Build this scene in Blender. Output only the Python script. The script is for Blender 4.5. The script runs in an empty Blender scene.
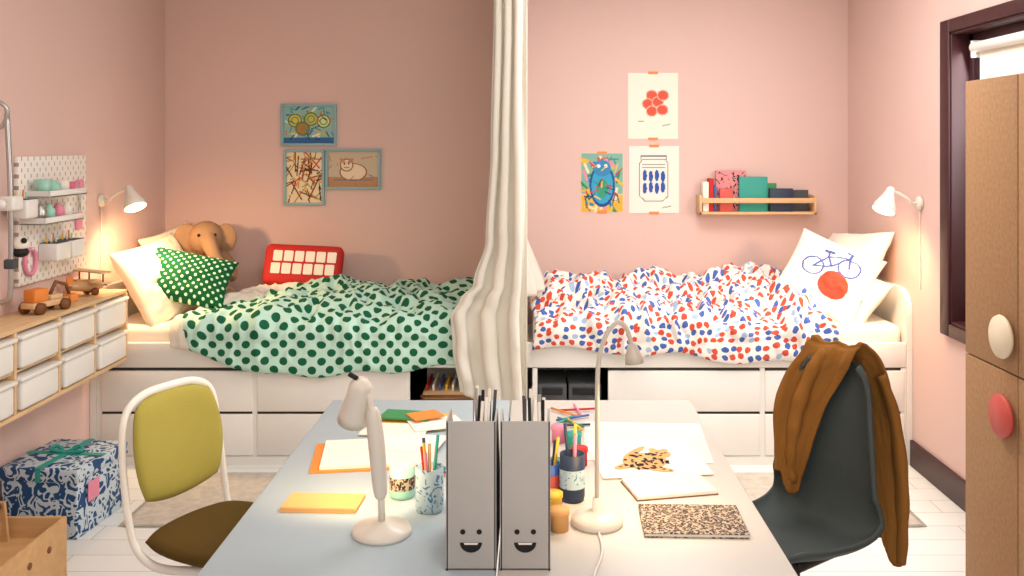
import bpy, bmesh, math, random
from mathutils import Vector, Matrix, noise
random.seed(3)
sc=bpy.context.scene
sc.view_settings.view_transform='Standard'
PI=math.pi
def lin(h):
    h=h.lstrip('#'); r=[]
    for i in (0,2,4):
        c=int(h[i:i+2],16)/255
        r.append(c/12.92 if c<=.04045 else ((c+.055)/1.055)**2.4)
    return tuple(r)
# ---------------------------------------------------------------- materials
def base_mat(name,rough=.6,metal=0,spec=.4):
    m=bpy.data.materials.new(name); m.use_nodes=True
    nt=m.node_tree; b=nt.nodes['Principled BSDF']
    b.inputs['Roughness'].default_value=rough; b.inputs['Metallic'].default_value=metal
    b.inputs['Specular IOR Level'].default_value=spec
    return m,nt,b
def mixn(nt,f,a,b):
    n=nt.nodes.new('ShaderNodeMix'); n.data_type='RGBA'
    for i,v in ((0,f),(6,a),(7,b)):
        if hasattr(v,'is_output'): nt.links.new(v,n.inputs[i])
        else: n.inputs[i].default_value=v if i==0 else (*v[:3],1)
    return n.outputs[2]
def mth(nt,op,a,b=None,c=None):
    n=nt.nodes.new('ShaderNodeMath'); n.operation=op
    for i,v in enumerate((a,b,c)):
        if v is None: continue
        if hasattr(v,'is_output'): nt.links.new(v,n.inputs[i])
        else: n.inputs[i].default_value=v
    return n.outputs[0]
def coord(nt,kind='Object'):
    return nt.nodes.new('ShaderNodeTexCoord').outputs[kind]
def noisen(nt,vec,scale,detail=3,rough=.5,dist=0):
    n=nt.nodes.new('ShaderNodeTexNoise'); n.inputs['Scale'].default_value=scale
    n.inputs['Detail'].default_value=detail; n.inputs['Roughness'].default_value=rough
    n.inputs['Distortion'].default_value=dist
    nt.links.new(vec,n.inputs['Vector']); return n.outputs[0]
def scaled(nt,vec,s):
    n=nt.nodes.new('ShaderNodeMapping'); n.inputs['Scale'].default_value=s
    nt.links.new(vec,n.inputs['Vector']); return n.outputs[0]
def addbump(nt,b,h,st=.3,d=.002):
    n=nt.nodes.new('ShaderNodeBump'); n.inputs['Strength'].default_value=st; n.inputs['Distance'].default_value=d
    nt.links.new(h,n.inputs['Height']); nt.links.new(n.outputs[0],b.inputs['Normal'])
def mat(name,h,rough=.6,var=.05,scale=6,bump=0,bscale=120,metal=0,spec=.4,stretch=None,emit=0):
    m,nt,b=base_mat(name,rough,metal,spec); c=lin(h); v=coord(nt)
    if stretch: v=scaled(nt,v,stretch)
    f=noisen(nt,v,scale)
    o=mixn(nt,f,[max(0,x*(1-var*2)) for x in c],[min(1,x*(1+var*2)) for x in c])
    nt.links.new(o,b.inputs['Base Color'])
    if bump: addbump(nt,b,noisen(nt,v,bscale),bump)
    if emit:
        b.inputs['Emission Color'].default_value=(*c,1); b.inputs['Emission Strength'].default_value=emit
    return m
def vcol_mat(name,rough=.7):
    m,nt,b=base_mat(name,rough,0,.25)
    a=nt.nodes.new('ShaderNodeAttribute'); a.attribute_name='Col'
    nt.links.new(a.outputs['Color'],b.inputs['Base Color'])
    addbump(nt,b,noisen(nt,coord(nt),250),.15); return m
def dots_mat(name,bg,dot,sp,rad,bumpy=.3):
    m,nt,b=base_mat(name,.85,0,.15)
    s=nt.nodes.new('ShaderNodeSeparateXYZ'); nt.links.new(coord(nt,'UV'),s.inputs[0])
    ds=[]
    for off in (0,.5):
        fx=mth(nt,'SUBTRACT',mth(nt,'FRACT',mth(nt,'MULTIPLY_ADD',s.outputs[0],1/sp,off)),.5)
        fy=mth(nt,'SUBTRACT',mth(nt,'FRACT',mth(nt,'MULTIPLY_ADD',s.outputs[1],1/sp,off)),.5)
        ds.append(mth(nt,'ADD',mth(nt,'MULTIPLY',fx,fx),mth(nt,'MULTIPLY',fy,fy)))
    mn=mth(nt,'MINIMUM',ds[0],ds[1]); f=mth(nt,'LESS_THAN',mn,(rad/sp)**2)
    nt.links.new(mixn(nt,f,lin(bg),lin(dot)),b.inputs['Base Color'])
    addbump(nt,b,noisen(nt,coord(nt),45),bumpy,.004); return m
M={}
def P(k,*a,**kw): M[k]=mat(k,*a,**kw)
# wall
def wall_mat(name,h):
    m,nt,b=base_mat(name,.75,0,.2); c=lin(h); v=coord(nt)
    f=noisen(nt,v,1.3,2); nt.links.new(mixn(nt,f,[x*.96 for x in c],[min(1,x*1.03) for x in c]),b.inputs['Base Color'])
    addbump(nt,b,noisen(nt,v,180),.12,.001); return m
M['wall']=wall_mat('pink_wall_paint','#DDBEB5')
P('ceil','#EFE6E0',.9)
# floor planks
m,nt,b=base_mat('white_floor_planks',.45,0,.4)
br=nt.nodes.new('ShaderNodeTexBrick'); br.inputs['Scale'].default_value=1; br.inputs['Mortar Size'].default_value=.002
br.inputs['Brick Width'].default_value=1.8; br.inputs['Row Height'].default_value=.14
br.inputs['Color1'].default_value=(*lin('#E8E9E6'),1); br.inputs['Color2'].default_value=(*lin('#E1E2DF'),1); br.inputs['Mortar'].default_value=(*lin('#B5B2AB'),1)
nt.links.new(coord(nt),br.inputs['Vector']); nt.links.new(br.outputs[0],b.inputs['Base Color']); M['floor']=m
P('white','#EAE7E0',.45,var=.02); P('drawer','#EDEAE3',.5,var=.015); P('dark','#1B1818',.6); P('gap_shade','#3B3632',.8)
P('sheet','#F0E9DB',.85,bump=.4,bscale=30,spec=.1); P('cream','#EFE4CB',.85,bump=.4,bscale=30,spec=.1)
P('maroon','#3A1619',.45); P('pine','#D9B68A',.55,var=.12,scale=9,stretch=(6,.8,6)); P('pineX','#D9B183',.55,var=.12,scale=9,stretch=(.8,6,6))
P('cork','#A67E58',.75,var=.14,scale=70); P('coral','#C9544B',.5); P('knobcream','#E8D9BE',.5)
P('bin','#E9E6E0',.35,var=.01); P('steel','#B8B8B5',.3,metal=.8); P('tubewhite','#EFEAE0',.35,var=.01)
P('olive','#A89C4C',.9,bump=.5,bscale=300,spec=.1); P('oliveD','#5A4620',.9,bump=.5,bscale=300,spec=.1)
P('shell','#3A4242',.6); P('cardigan','#8C5E2C',.95,bump=.5,bscale=300,spec=.1,var=.08)
P('deskblue','#AAB9C0',.4,var=.01); P('deskcream','#CDC8C0',.4,var=.01)
P('rug','#C6BEB2',.95,bump=1,bscale=220,var=.15,scale=30,spec=.05)
P('plush','#A48264',.95,bump=1,bscale=200,var=.1,spec=.05); P('red','#BE2620',.7); P('offwhite','#F1E9DC',.7)
P('framb','#8FB0B4',.5); P('paper','#E6E0D4',.8,var=.01); P('tape','#E88A4A',.6)
P('mint','#9ED0BC',.5); P('pink','#E58CA6',.5); P('yellow','#E8B83A',.5); P('orange','#E5873A',.6); P('blue','#3C62A8',.5); P('teal','#2F9C8E',.5)
P('greyd','#4B4D50',.8); P('file','#B4AFA9',.6); P('lampw','#E2D9CB',.35,var=.01); P('lampg','#CFC5B6',.4); P('black','#0E0D0D',.5)
P('navy','#27364F',.5); P('ply','#C49A69',.6,var=.1,stretch=(1,5,5)); P('brown','#7A4A24',.6); P('green','#3C8B57',.5); P('orangepad','#E0A868',.6)
P('inlamp','#FFD9A0',.5,emit=14)
# translucent curtain cloth
m,nt,b=base_mat('curtain_cloth',.9,0,.1); c=lin('#F4F0E6')
tr=nt.nodes.new('ShaderNodeBsdfTranslucent'); tr.inputs[0].default_value=(*lin('#F6F1E4'),1)
ms=nt.nodes.new('ShaderNodeMixShader'); ms.inputs[0].default_value=.30; out=nt.nodes['Material Output']
f=noisen(nt,coord(nt),5); nt.links.new(mixn(nt,f,[x*.96 for x in c],c),b.inputs['Base Color'])
nt.links.new(b.outputs[0],ms.inputs[1]); nt.links.new(tr.outputs[0],ms.inputs[2]); nt.links.new(ms.outputs[0],out.inputs[0]); addbump(nt,b,noisen(nt,coord(nt),300),.15); M['curtain']=m
M['vcol']=vcol_mat('painted_print')
M['gdots']=dots_mat('mint_fabric_green_dots','#BFE3D3','#1A6042',.088,.0205)
M['gdots2']=dots_mat('green_fabric_mint_dots','#0F5632','#C4E8CC',.046,.008)
# red/blue duvet fabric
m,nt,b=base_mat('white_fabric_red_blue_dots',.85,0,.15)
vo=nt.nodes.new('ShaderNodeTexVoronoi'); vo.voronoi_dimensions='2D'; vo.inputs['Scale'].default_value=25; vo.inputs['Randomness'].default_value=.6
nt.links.new(coord(nt,'UV'),vo.inputs['Vector'])
s=nt.nodes.new('ShaderNodeSeparateXYZ'); nt.links.new(vo.outputs['Color'],s.inputs[0])
n2=noisen(nt,coord(nt,'UV'),45,1)
thr=mth(nt,'MULTIPLY_ADD',n2,.35,.18)
inn=mth(nt,'LESS_THAN',vo.outputs['Distance'],thr)
isred=mth(nt,'LESS_THAN',s.outputs[0],.50); islb=mth(nt,'GREATER_THAN',s.outputs[0],.86)
cc=mixn(nt,islb,mixn(nt,isred,lin('#4A66AC'),lin('#D2523E')),lin('#A5BDD8'))
nt.links.new(mixn(nt,inn,lin('#F1EBE4'),cc),b.inputs['Base Color']); addbump(nt,b,noisen(nt,coord(nt),45),.3,.004); M['rb']=m
def blot_mat(name,bg,fg,scale,thr,dist=1.2):
    m,nt,b=base_mat(name,.6,0,.3)
    n=noisen(nt,coord(nt),scale,1.0,.4,dist); w=mth(nt,'PINGPONG',mth(nt,'MULTIPLY',n,4),1.0)
    nt.links.new(mixn(nt,mth(nt,'GREATER_THAN',w,thr),lin(bg),lin(fg)),b.inputs['Base Color']); return m
M['catbox']=blot_mat('blue_white_printed_card','#C3D0D8','#1F4A78',20,.33)
M['bluepat']=blot_mat('blue_pattern_cup','#BCD3DA','#4F86A8',60,.6)
# leopard print
m,nt,b=base_mat('leopard_print',.6,0,.3)
vo=nt.nodes.new('ShaderNodeTexVoronoi'); vo.inputs['Scale'].default_value=110; nt.links.new(coord(nt),vo.inputs['Vector'])
n=noisen(nt,coord(nt),170,1)
ring=mth(nt,'MULTIPLY',mth(nt,'GREATER_THAN',vo.outputs['Distance'],.26),mth(nt,'LESS_THAN',vo.outputs['Distance'],.6)); ring=mth(nt,'MULTIPLY',ring,mth(nt,'GREATER_THAN',n,.43))
cen=mth(nt,'LESS_THAN',vo.outputs['Distance'],.26)
nt.links.new(mixn(nt,ring,mixn(nt,cen,lin('#BBA890'),lin('#8A6A50')),lin('#2A221F')),b.inputs['Base Color']); M['leopard']=m
# pegboard
m,nt,b=base_mat('perforated_white_board',.5,0,.3)
s=nt.nodes.new('ShaderNodeSeparateXYZ'); nt.links.new(coord(nt),s.inputs[0]); mn=None
for off in (0,.5):
    fx=mth(nt,'SUBTRACT',mth(nt,'FRACT',mth(nt,'MULTIPLY_ADD',s.outputs[1],1/.05,off)),.5)
    fz=mth(nt,'SUBTRACT',mth(nt,'FRACT',mth(nt,'MULTIPLY_ADD',s.outputs[2],1/.05,off)),.5)
    a=mth(nt,'MAXIMUM',mth(nt,'MULTIPLY',mth(nt,'ABSOLUTE',fx),2.4),mth(nt,'ABSOLUTE',fz)); mn=a if mn is None else mth(nt,'MINIMUM',mn,a)
nt.links.new(mixn(nt,mth(nt,'LESS_THAN',mn,.17),lin('#EFE8E0'),lin('#A3968E')),b.inputs['Base Color']); M['peg']=m

# ---------------------------------------------------------------- mesh builder
def frame(c,n,up,roll=0):
    z=Vector(n).normalized(); y=Vector(up)-z*Vector(up).dot(z); y.normalize(); x=y.cross(z)
    R=Matrix((x,y,z)).transposed().to_4x4()
    return Matrix.Translation(c)@R@Matrix.Rotation(math.radians(roll),4,'Z')
def T(x,y,z,rz=0): return Matrix.Translation((x,y,z))@Matrix.Rotation(math.radians(rz),4,'Z')
def catmull(pts,k=6):
    pts=[Vector(p) for p in pts]; out=[]
    for i in range(len(pts)-1):
        p0=pts[max(i-1,0)];p1=pts[i];p2=pts[i+1];p3=pts[min(i+2,len(pts)-1)]
        for j in range(k):
            t=j/k
            out.append(.5*((2*p1)+(p2-p0)*t+(2*p0-5*p1+4*p2-p3)*t*t+(3*p1-p0-3*p2+p3)*t**3))
    out.append(pts[-1]); return out
def lut(x,tab):
    tab=sorted(tab)
    if x<=tab[0][0]: return tab[0][1]
    for (a,b),(c,d) in zip(tab,tab[1:]):
        if x<=c:
            t=(x-a)/(c-a); t=t*t*(3-2*t); return b+(d-b)*t
    return tab[-1][1]
class MB:
    def __init__(s,name):
        s.name=name; s.bm=bmesh.new(); s.mats=[]; s.M=Matrix.Identity(4)
        s.uv=s.bm.loops.layers.uv.new('UVMap'); s.col=s.bm.verts.layers.float_color.new('Col')
    def mi(s,k):
        m=M[k]
        if m not in s.mats: s.mats.append(m)
        return s.mats.index(m)
    def raw(s,vs,fs,k,smooth=True,uvs=None,cols=None,X=None):
        A=s.M@X if X is not None else s.M
        bv=[s.bm.verts.new(A@Vector(v)) for v in vs]
        if cols:
            for v,c in zip(bv,cols): v[s.col]=(*c,1)
        for i,f in enumerate(fs):
            kk=k[i] if isinstance(k,list) else k
            try: fc=s.bm.faces.new([bv[j] for j in f])
            except ValueError: continue
            fc.material_index=s.mi(kk); fc.smooth=smooth
            if uvs:
                for lp,j in zip(fc.loops,f): lp[s.uv].uv=uvs[j]
        return bv
    def box(s,lo,hi,k,bev=0,X=None,seg=2):
        t=bmesh.new(); bmesh.ops.create_cube(t,size=1)
        lo=Vector(lo);hi=Vector(hi);c=(lo+hi)/2;d=hi-lo
        for v in t.verts: v.co=Vector((v.co.x*d.x,v.co.y*d.y,v.co.z*d.z))+c
        if bev: bmesh.ops.bevel(t,geom=t.edges[:],offset=min(bev,min(abs(x) for x in d)*.49),segments=seg,profile=.5,affect='EDGES')
        t.verts.index_update(); s.raw([v.co.copy() for v in t.verts],[[v.index for v in f.verts] for f in t.faces],k,bool(bev),X=X); t.free()
    def tube(s,pts,r,k,n=12,X=None,sm=0,caps=True,flat=1):
        pts=[Vector(p) for p in pts]
        if not isinstance(r,(list,tuple)): r=[r]*len(pts)
        if sm:
            rr_=catmull([(a,0,0) for a in r],sm); pts=catmull(pts,sm); r=[a.x for a in rr_]
        vs=[];fs=[]; t0=(pts[1]-pts[0]).normalized(); nn=t0.orthogonal().normalized()
        for i,p in enumerate(pts):
            a=pts[max(i-1,0)];b=pts[min(i+1,len(pts)-1)]; t=(b-a).normalized()
            nn=(nn-t*nn.dot(t)).normalized(); bb=t.cross(nn)
            for j in range(n):
                th=2*PI*j/n; vs.append(p+(nn*math.cos(th)+bb*math.sin(th)*flat)*r[i])
        for i in range(len(pts)-1):
            for j in range(n): fs.append([i*n+j,i*n+(j+1)%n,(i+1)*n+(j+1)%n,(i+1)*n+j])
        if caps: fs.append(list(range(n))[::-1]); fs.append([(len(pts)-1)*n+j for j in range(n)])
        s.raw(vs,fs,k,X=X)
    def lathe(s,prof,k,X=None,n=32):
        vs=[];fs=[]
        for r,z in prof:
            for j in range(n): vs.append((max(r,1e-4)*math.cos(2*PI*j/n),max(r,1e-4)*math.sin(2*PI*j/n),z))
        for i in range(len(prof)-1):
            for j in range(n): fs.append([i*n+j,i*n+(j+1)%n,(i+1)*n+(j+1)%n,(i+1)*n+j])
        s.raw(vs,fs,k,X=X)
    def ell(s,c,r,k,X=None,n=20):
        vs=[];fs=[];m=n//2
        for i in range(m+1):
            ph=PI*i/m
            for j in range(n): 
                a=2*PI*j/n; q=max(math.sin(ph),1e-3)
                vs.append((c[0]+r[0]*q*math.cos(a),c[1]+r[1]*q*math.sin(a),c[2]+r[2]*math.cos(ph)))
        for i in range(m):
            for j in range(n): fs.append([i*n+j,i*n+(j+1)%n,(i+1)*n+(j+1)%n,(i+1)*n+j])
        s.raw(vs,fs,k,X=X)
    def poly(s,pts,k,X=None,z=0): s.raw([(p[0],p[1],z) for p in pts],[list(range(len(pts)))],k,False,X=X)
    def prism(s,pts,h,k,X=None,smooth=False):
        n=len(pts); vs=[(p[0],p[1],0) for p in pts]+[(p[0],p[1],h) for p in pts]
        fs=[list(range(n))[::-1],list(range(n,2*n))]+[[i,(i+1)%n,n+(i+1)%n,n+i] for i in range(n)]
        s.raw(vs,fs,k,smooth,X=X)
    def grid(s,f,nu,nv,k,uvf=None,colf=None,X=None,kf=None):
        vs=[];uv=[];co=[]
        for i in range(nu+1):
            for j in range(nv+1):
                u=i/nu;v=j/nv; vs.append(f(u,v)); uv.append(uvf(u,v) if uvf else (u,v))
                if colf: co.append(colf(u,v))
        fs=[];ks=[]
        for i in range(nu):
            for j in range(nv):
                fs.append([i*(nv+1)+j,(i+1)*(nv+1)+j,(i+1)*(nv+1)+j+1,i*(nv+1)+j+1]); ks.append(kf((i+.5)/nu,(j+.5)/nv) if kf else k)
        s.raw(vs,fs,ks,True,uv,co or None,X)
    def pillow(s,X,W,H,Tk,k,colf=None,n=44,seed=0,uvs=1):
        for sd in (1,-1):
            def f(u,v,sd=sd):
                a=2*u-1;b=2*v-1
                e=max(0,(1-a*a)*(1-b*b))**.42
                w=noise.noise(Vector((a*2.2+seed,b*2.2,seed*3.1+sd)))*.24+noise.noise(Vector((a*6+seed,b*6,seed)))*.08+(.3-abs(noise.noise(Vector((a*3+seed,b*3+4,seed)))))*.18
                return (W/2*a*(.92+.08*b*b),H/2*b*(.92+.08*a*a),sd*Tk/2*e*(1+w))
            s.grid(f,n,n,k,uvf=lambda u,v:(u*W,v*H),colf=(colf if colf else None),X=X)
    def done(s,solid=0,weld=False,sub=0,parent=None,origin=None):
        if weld: bmesh.ops.remove_doubles(s.bm,verts=s.bm.verts[:],dist=1e-4)
        bmesh.ops.recalc_face_normals(s.bm,faces=s.bm.faces[:])
        me=bpy.data.meshes.new(s.name); s.bm.to_mesh(me); s.bm.free()
        for m in s.mats: me.materials.append(m)
        o=bpy.data.objects.new(s.name,me); sc.collection.objects.link(o)
        if solid:
            q=o.modifiers.new('Solidify','SOLIDIFY'); q.thickness=solid; q.offset=0
        if sub:
            q=o.modifiers.new('Subsurf','SUBSURF'); q.levels=sub; q.render_levels=sub
        if parent: o.parent=parent
        return o
def empty(name):
    e=bpy.data.objects.new(name,None); sc.collection.objects.link(e); return e
# drawing: shapes in (x in 0..a, y in 0..1)
def paint(bg,shapes,a):
    bgc=lin(bg); S=[(t[0],)+tuple(t[1:-1])+(lin(t[-1]),) for t in shapes]
    def f(u,v):
        x=u*a;y=v;c=bgc
        for t in S:
            if t[0]=='e':
                if ((x-t[1])/t[3])**2+((y-t[2])/t[4])**2<1: c=t[5]
            elif t[0]=='o':
                d=math.sqrt(((x-t[1])/t[3])**2+((y-t[2])/t[4])**2)
                if abs(d-1)<t[5]: c=t[6]
            elif t[0]=='l':
                dx=t[3]-t[1];dy=t[4]-t[2];L=dx*dx+dy*dy+1e-9
                q=max(0,min(1,((x-t[1])*dx+(y-t[2])*dy)/L))
                if (x-t[1]-q*dx)**2+(y-t[2]-q*dy)**2<t[5]**2: c=t[6]
            elif t[0]=='b':
                if t[1]<x<t[3] and t[2]<y<t[4]: c=t[5]
        return c
    return f

# ---------------------------------------------------------------- room
XL,XR,YB,ZC=-2.224,1.915,5.62,2.75
b=MB('floor'); b.box((XL-.1,-1.2,-.06),(XR+.1,YB+.1,0),'floor'); b.done()
b=MB('ceiling'); b.box((XL-.1,-1.2,ZC),(XR+.1,YB+.1,ZC+.06),'ceil'); b.done()
b=MB('wall_back'); b.box((XL-.1,YB,0),(XR+.1,YB+.1,ZC),'wall'); b.done()
b=MB('wall_left'); b.box((XL-.1,-1.2,0),(XL,YB,ZC),'wall'); b.done()
wy0,wy1,wz0,wz1=3.0,4.2,.80,2.12
b=MB('wall_right'); b.box((XR,-1.2,0),(XR+.2,wy0,ZC),'wall'); b.box((XR,wy1,0),(XR+.2,YB,ZC),'wall')
b.box((XR,wy0,0),(XR+.2,wy1,wz0),'wall'); b.box((XR,wy0,wz1),(XR+.2,wy1,ZC),'wall'); b.done()
b=MB('window_1')
for lo,hi in (((wy0-.09,wz0-.06),(wy0,wz1+.06)),((wy1,wz0-.06),(wy1+.09,wz1+.06)),((wy0,wz1),(wy1,wz1+.06)),((wy0,wz0-.06),(wy1,wz0))):
    b.box((XR-.03,lo[0],lo[1]),(XR+.001,hi[0],hi[1]),'maroon',.006)
for lo,hi in (((wy0,wz0),(wy0+.012,wz1)),((wy1-.012,wz0),(wy1,wz1)),((wy0,wz1-.012),(wy1,wz1)),((wy0,wz0),(wy1,wz0+.012))):
    b.box((XR-.02,lo[0],lo[1]),(XR+.15,hi[0],hi[1]),'maroon',.002)
for lo,hi in (((wy0,wz0),(wy0+.05,wz1)),((wy1-.05,wz0),(wy1,wz1)),((wy0,wz1-.05),(wy1,wz1)),((wy0,wz0),(wy1,wz0+.05)),((3.57,wz0),(3.63,wz1))):
    b.box((XR+.06,lo[0],lo[1]),(XR+.14,hi[0],hi[1]),'maroon',.004)
m,nt,pb=base_mat('bright_window_glass',.2); pb.inputs['Base Color'].default_value=(*lin('#CFD3D0'),1)
pb.inputs['Emission Color'].default_value=(*lin('#E7E2DA'),1); pb.inputs['Emission Strength'].default_value=.5; M['glass']=m
b.box((XR+.10,wy0,wz0),(XR+.105,wy1,wz1),'glass'); b.done()
b=MB('roller_blind'); b.tube([(XR-.055,3.25,2.02),(XR-.055,3.90,2.02)],.022,'bin',16); b.box((XR-.04,3.27,1.86),(XR-.036,3.88,2.02),'sheet'); b.box((XR-.045,3.27,1.845),(XR-.03,3.88,1.86),'bin')
b.box((XR-.06,3.90,1.98),(XR-.0,3.92,2.05),'bin'); b.box((XR-.06,3.23,1.98),(XR,3.25,2.05),'bin'); b.done()
b=MB('baseboard_right'); b.box((XR-.018,-1.2,0),(XR,4.655,.13),'maroon',.004); b.done()
b=MB('baseboard_left'); b.box((XL,-1.2,0),(XL+.018,4.655,.13),'maroon',.004); b.done()

# ---------------------------------------------------------------- beds
YF=4.66
def bed(x0,x1,cols,comp,head):
    b=MB('bed')
    for (a,c) in cols:
        b.box((a-.009,YF+.022,0.001),(c+.009,YB-.032,.485),'white')
        b.box((a,YF-.003,.270),(c,YF+.018,.474),'drawer',.004); b.box((a,YF-.003,.048),(c,YF+.018,.256),'drawer',.004)
        b.box((a,YF+.010,.25),(c,YF+.0205,.275),'gap_shade'); b.box((a,YF+.010,.470),(c,YF+.0205,.489),'gap_shade')  # dark strips: shadow lines between drawer rows, put in as colour
    a,c=comp
    for z in (0.03,.26): b.box((a-.003,YF+.006,z-.02),(c+.003,5.2,z),'white')
    b.box((a-.003,5.201,0.001),(c+.003,5.22,.485),'white')
    for q in [t[0]-.0125 for t in cols]+[cols[-1][1]+.0125]+[comp[0]-.0125,comp[1]+.0125]:
        q=min(max(q,x0+.045),x1-.045); b.box((q-.012,YF+.002,0.0015),(q+.012,YB-.034,.487),'white')
    xe=(x0+.031,cols[0][0]-.002) if head<0 else (cols[-1][1]+.002,x1-.031)
    b.box((xe[0],YF+.003,0.002),(xe[1],YF+.04,.486),'white')
    xa,xb=(x0+.031,x1) if head<0 else (x0,x1-.031)
    b.box((xa,YF+.001,0),(xb,YF+.02,.045),'white')
    b.box((xa,YF+.0005,.49),(xb,YF+.03,.615),'white',.004); b.box((xa,YF+.031,.488),(xb,YB-.02,.53),'white')
    b.box((x0+.035,YF+.036,.53),(x1-.035,YB-.03,.695),'sheet',.04,seg=4)
    hx=x0 if head<0 else x1-.03
    r=.12; pts=[(YF-.001,0),(YB-.01,0),(YB-.01,.88)]+[(YF-.001+r-r*math.sin(t*PI/16),.88-r+r*math.cos(t*PI/16)) for t in range(9)]
    X=Matrix(((0,0,1,hx),(1,0,0,0),(0,1,0,0),(0,0,0,1)))
    b.prism(pts,.03,'white',X=X); 
    b.done()
bed(-2.222,-.035,[(-2.165,-1.407),(-1.382,-.613)],(-.588,-.06),-1)
bed(-.03,1.913,[(.382,1.146),(1.171,1.87)],(0.0,.357),1)
b=MB('storage_box')
for i,x in enumerate((.01,.185)):
    b.box((x,YF+.02,.261),(x+.165,5.0,.40),'greyd',.006); b.box((x+.02,YF+.012,.35),(x+.145,YF+.022,.385),'black',.003); b.tube([(x+.05,YF+.01,.31),(x+.11,YF+.01,.31)],.006,'steel',8)
b.done()
b=MB('wicker_basket'); b.box((-.56,YF+.03,.261),(-.30,5.0,.36),'pineX',.02)
for i in range(4): b.tube([(-.565,YF+.025,.28+i*.02),(-.295,YF+.025,.28+i*.02)],.007,'brown',6)
for i in range(7): b.box((-.54+i*.033,YF+.06,.36),(-.53+i*.033,4.95,.39),['red','offwhite','blue','yellow','offwhite','green','orange'][i])
b.done()

# ---------------------------------------------------------------- duvets
def duvet(X0,X1,k,seed,amp,hemf,thf,xs0=None,kf=None,hemback=5.56,hf=1.0):
    b=MB('duvet')
    NU,NV=260,130
    ins={}
    def prof(hem):
        key=round(hem,3)
        if key in ins: return ins[key]
        p=[(hemback,.70),(5.4,.702),(5.1,.702),(4.8,.702),(4.70,.70),(4.652,.675),(4.640,.62),(4.640,(.62+hem)/2),(4.640,hem)]
        q=catmull([(0,a,c) for a,c in p],12); L=[0]
        for i in range(1,len(q)): L.append(L[-1]+(q[i]-q[i-1]).length)
        out=[]; j=0
        for i in range(NV+1):
            t=L[-1]*i/NV
            while j<len(L)-2 and L[j+1]<t: j+=1
            w=(t-L[j])/(L[j+1]-L[j]+1e-9); pt=q[j].lerp(q[j+1],w); tg=(q[j+1]-q[j]).normalized()
            out.append((pt,Vector((0,tg.z,-tg.y)),t))
        ns=[]
        for i in range(NV+1):
            s=Vector()
            for d in range(-9,10): s+=out[min(max(i+d,0),NV)][1]
            ns.append(s.normalized())
        if ns[NV//3].z<0: ns=[-n for n in ns]
        pos=[]
        for (o,nn) in zip(out,ns):
            top=1 if o[0].z>.69 else max(0.42,1-(.69-o[0].z)/.12)
            pos.append(o[0]+nn*thf(o[0].y)*top)
        A=[0]
        for i in range(1,NV+1): A.append(A[-1]+(pos[i]-pos[i-1]).length)
        ins[key]=[(o[0],nn,o[2],aa) for o,nn,aa in zip(out,ns,A)]; return ins[key]
    def f(u,v):
        x=X0+(X1-X0)*u; hem=hemf(u); pt,n,t,_=prof(hem)[int(round(v*NV))]
        sk=xs0(v) if xs0 else 0
        x+=sk*(1-u)
        eu=min(1,(min(u,1-u)*(X1-X0))/.16); ev=min(1,min(v/.10,(1-v)/.05)); e=math.sqrt(max(0,1-(1-eu)**2))*math.sqrt(max(0,1-(1-ev)**2))
        top=1 if pt.z>.69 else max(0.42,1-(.69-pt.z)/.12)
        w=Vector((x*1.3+seed,t*1.3,seed)); wx=noise.noise(w)*.5; wy=noise.noise(w+Vector((7,3,1)))*.5
        q=Vector((x*3.2+wx+seed,t*3.2+wy,seed)); n1=noise.noise(q)
        q2=Vector((x*6.5+wx*2.5+seed*2,t*4.5+wy*2.5,seed+5)); n2=.35-abs(noise.noise(q2))*1.6
        q3=Vector((x*15+wx*4,t*10+wy*4,seed+9)); n3=.3-abs(noise.noise(q3))*1.5
        h=thf(pt.y)*top*e+amp*top*(n1*.9+n2*.8+n3*.35*hf)*min(1,e*1.3)
        h=max(h,.012*e+.003)
        dx=noise.noise(Vector((x*5,t*5,seed+20)))*.025
        p=pt+n*h
        return (x+dx*e+noise.noise(Vector((t*3,seed,u)))*.05*(1-eu),p.y,p.z)
    b.grid(f,NU,NV,k,uvf=lambda u,v:(X0+(X1-X0)*u+(xs0(v)*(1-u) if xs0 else 0)+noise.noise(Vector((u*5,v*5,seed)))*.02,prof(hemf(u))[int(round(v*NV))][3]+noise.noise(Vector((u*4,v*4,seed+9)))*.03),kf=kf)
    return b.done(solid=.008)
thL=lambda y:.055+.06*min(1,max(0,(y-4.66)/.6))
thR=lambda y:.06+.085*min(1,max(0,(y-4.66)/.6))
def kL(u,v):
    if v<.14+.03*math.sin(u*60) and u<.21: return 'gdots2'
    if u<.055+.30*max(0,.72-v)+.012*math.sin(v*14): return 'sheet'
    return 'gdots'
duvet(-1.80,-.29,'gdots',1.7,.055,lambda u:.60-.14*min(1,u*3.2)+.06*max(0,u-.55)*2+.012*math.sin(u*23),thL,
      xs0=lambda v:.24*max(0,1-v*1.3), kf=kL,hf=1.5)
duvet(.015,1.52,'rb',6.3,.080,lambda u:.555-.06*max(0,u-.5)*2+.02*math.sin(u*17)+ (.03 if u<.3 else 0),thR,hf=2.3)

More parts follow.
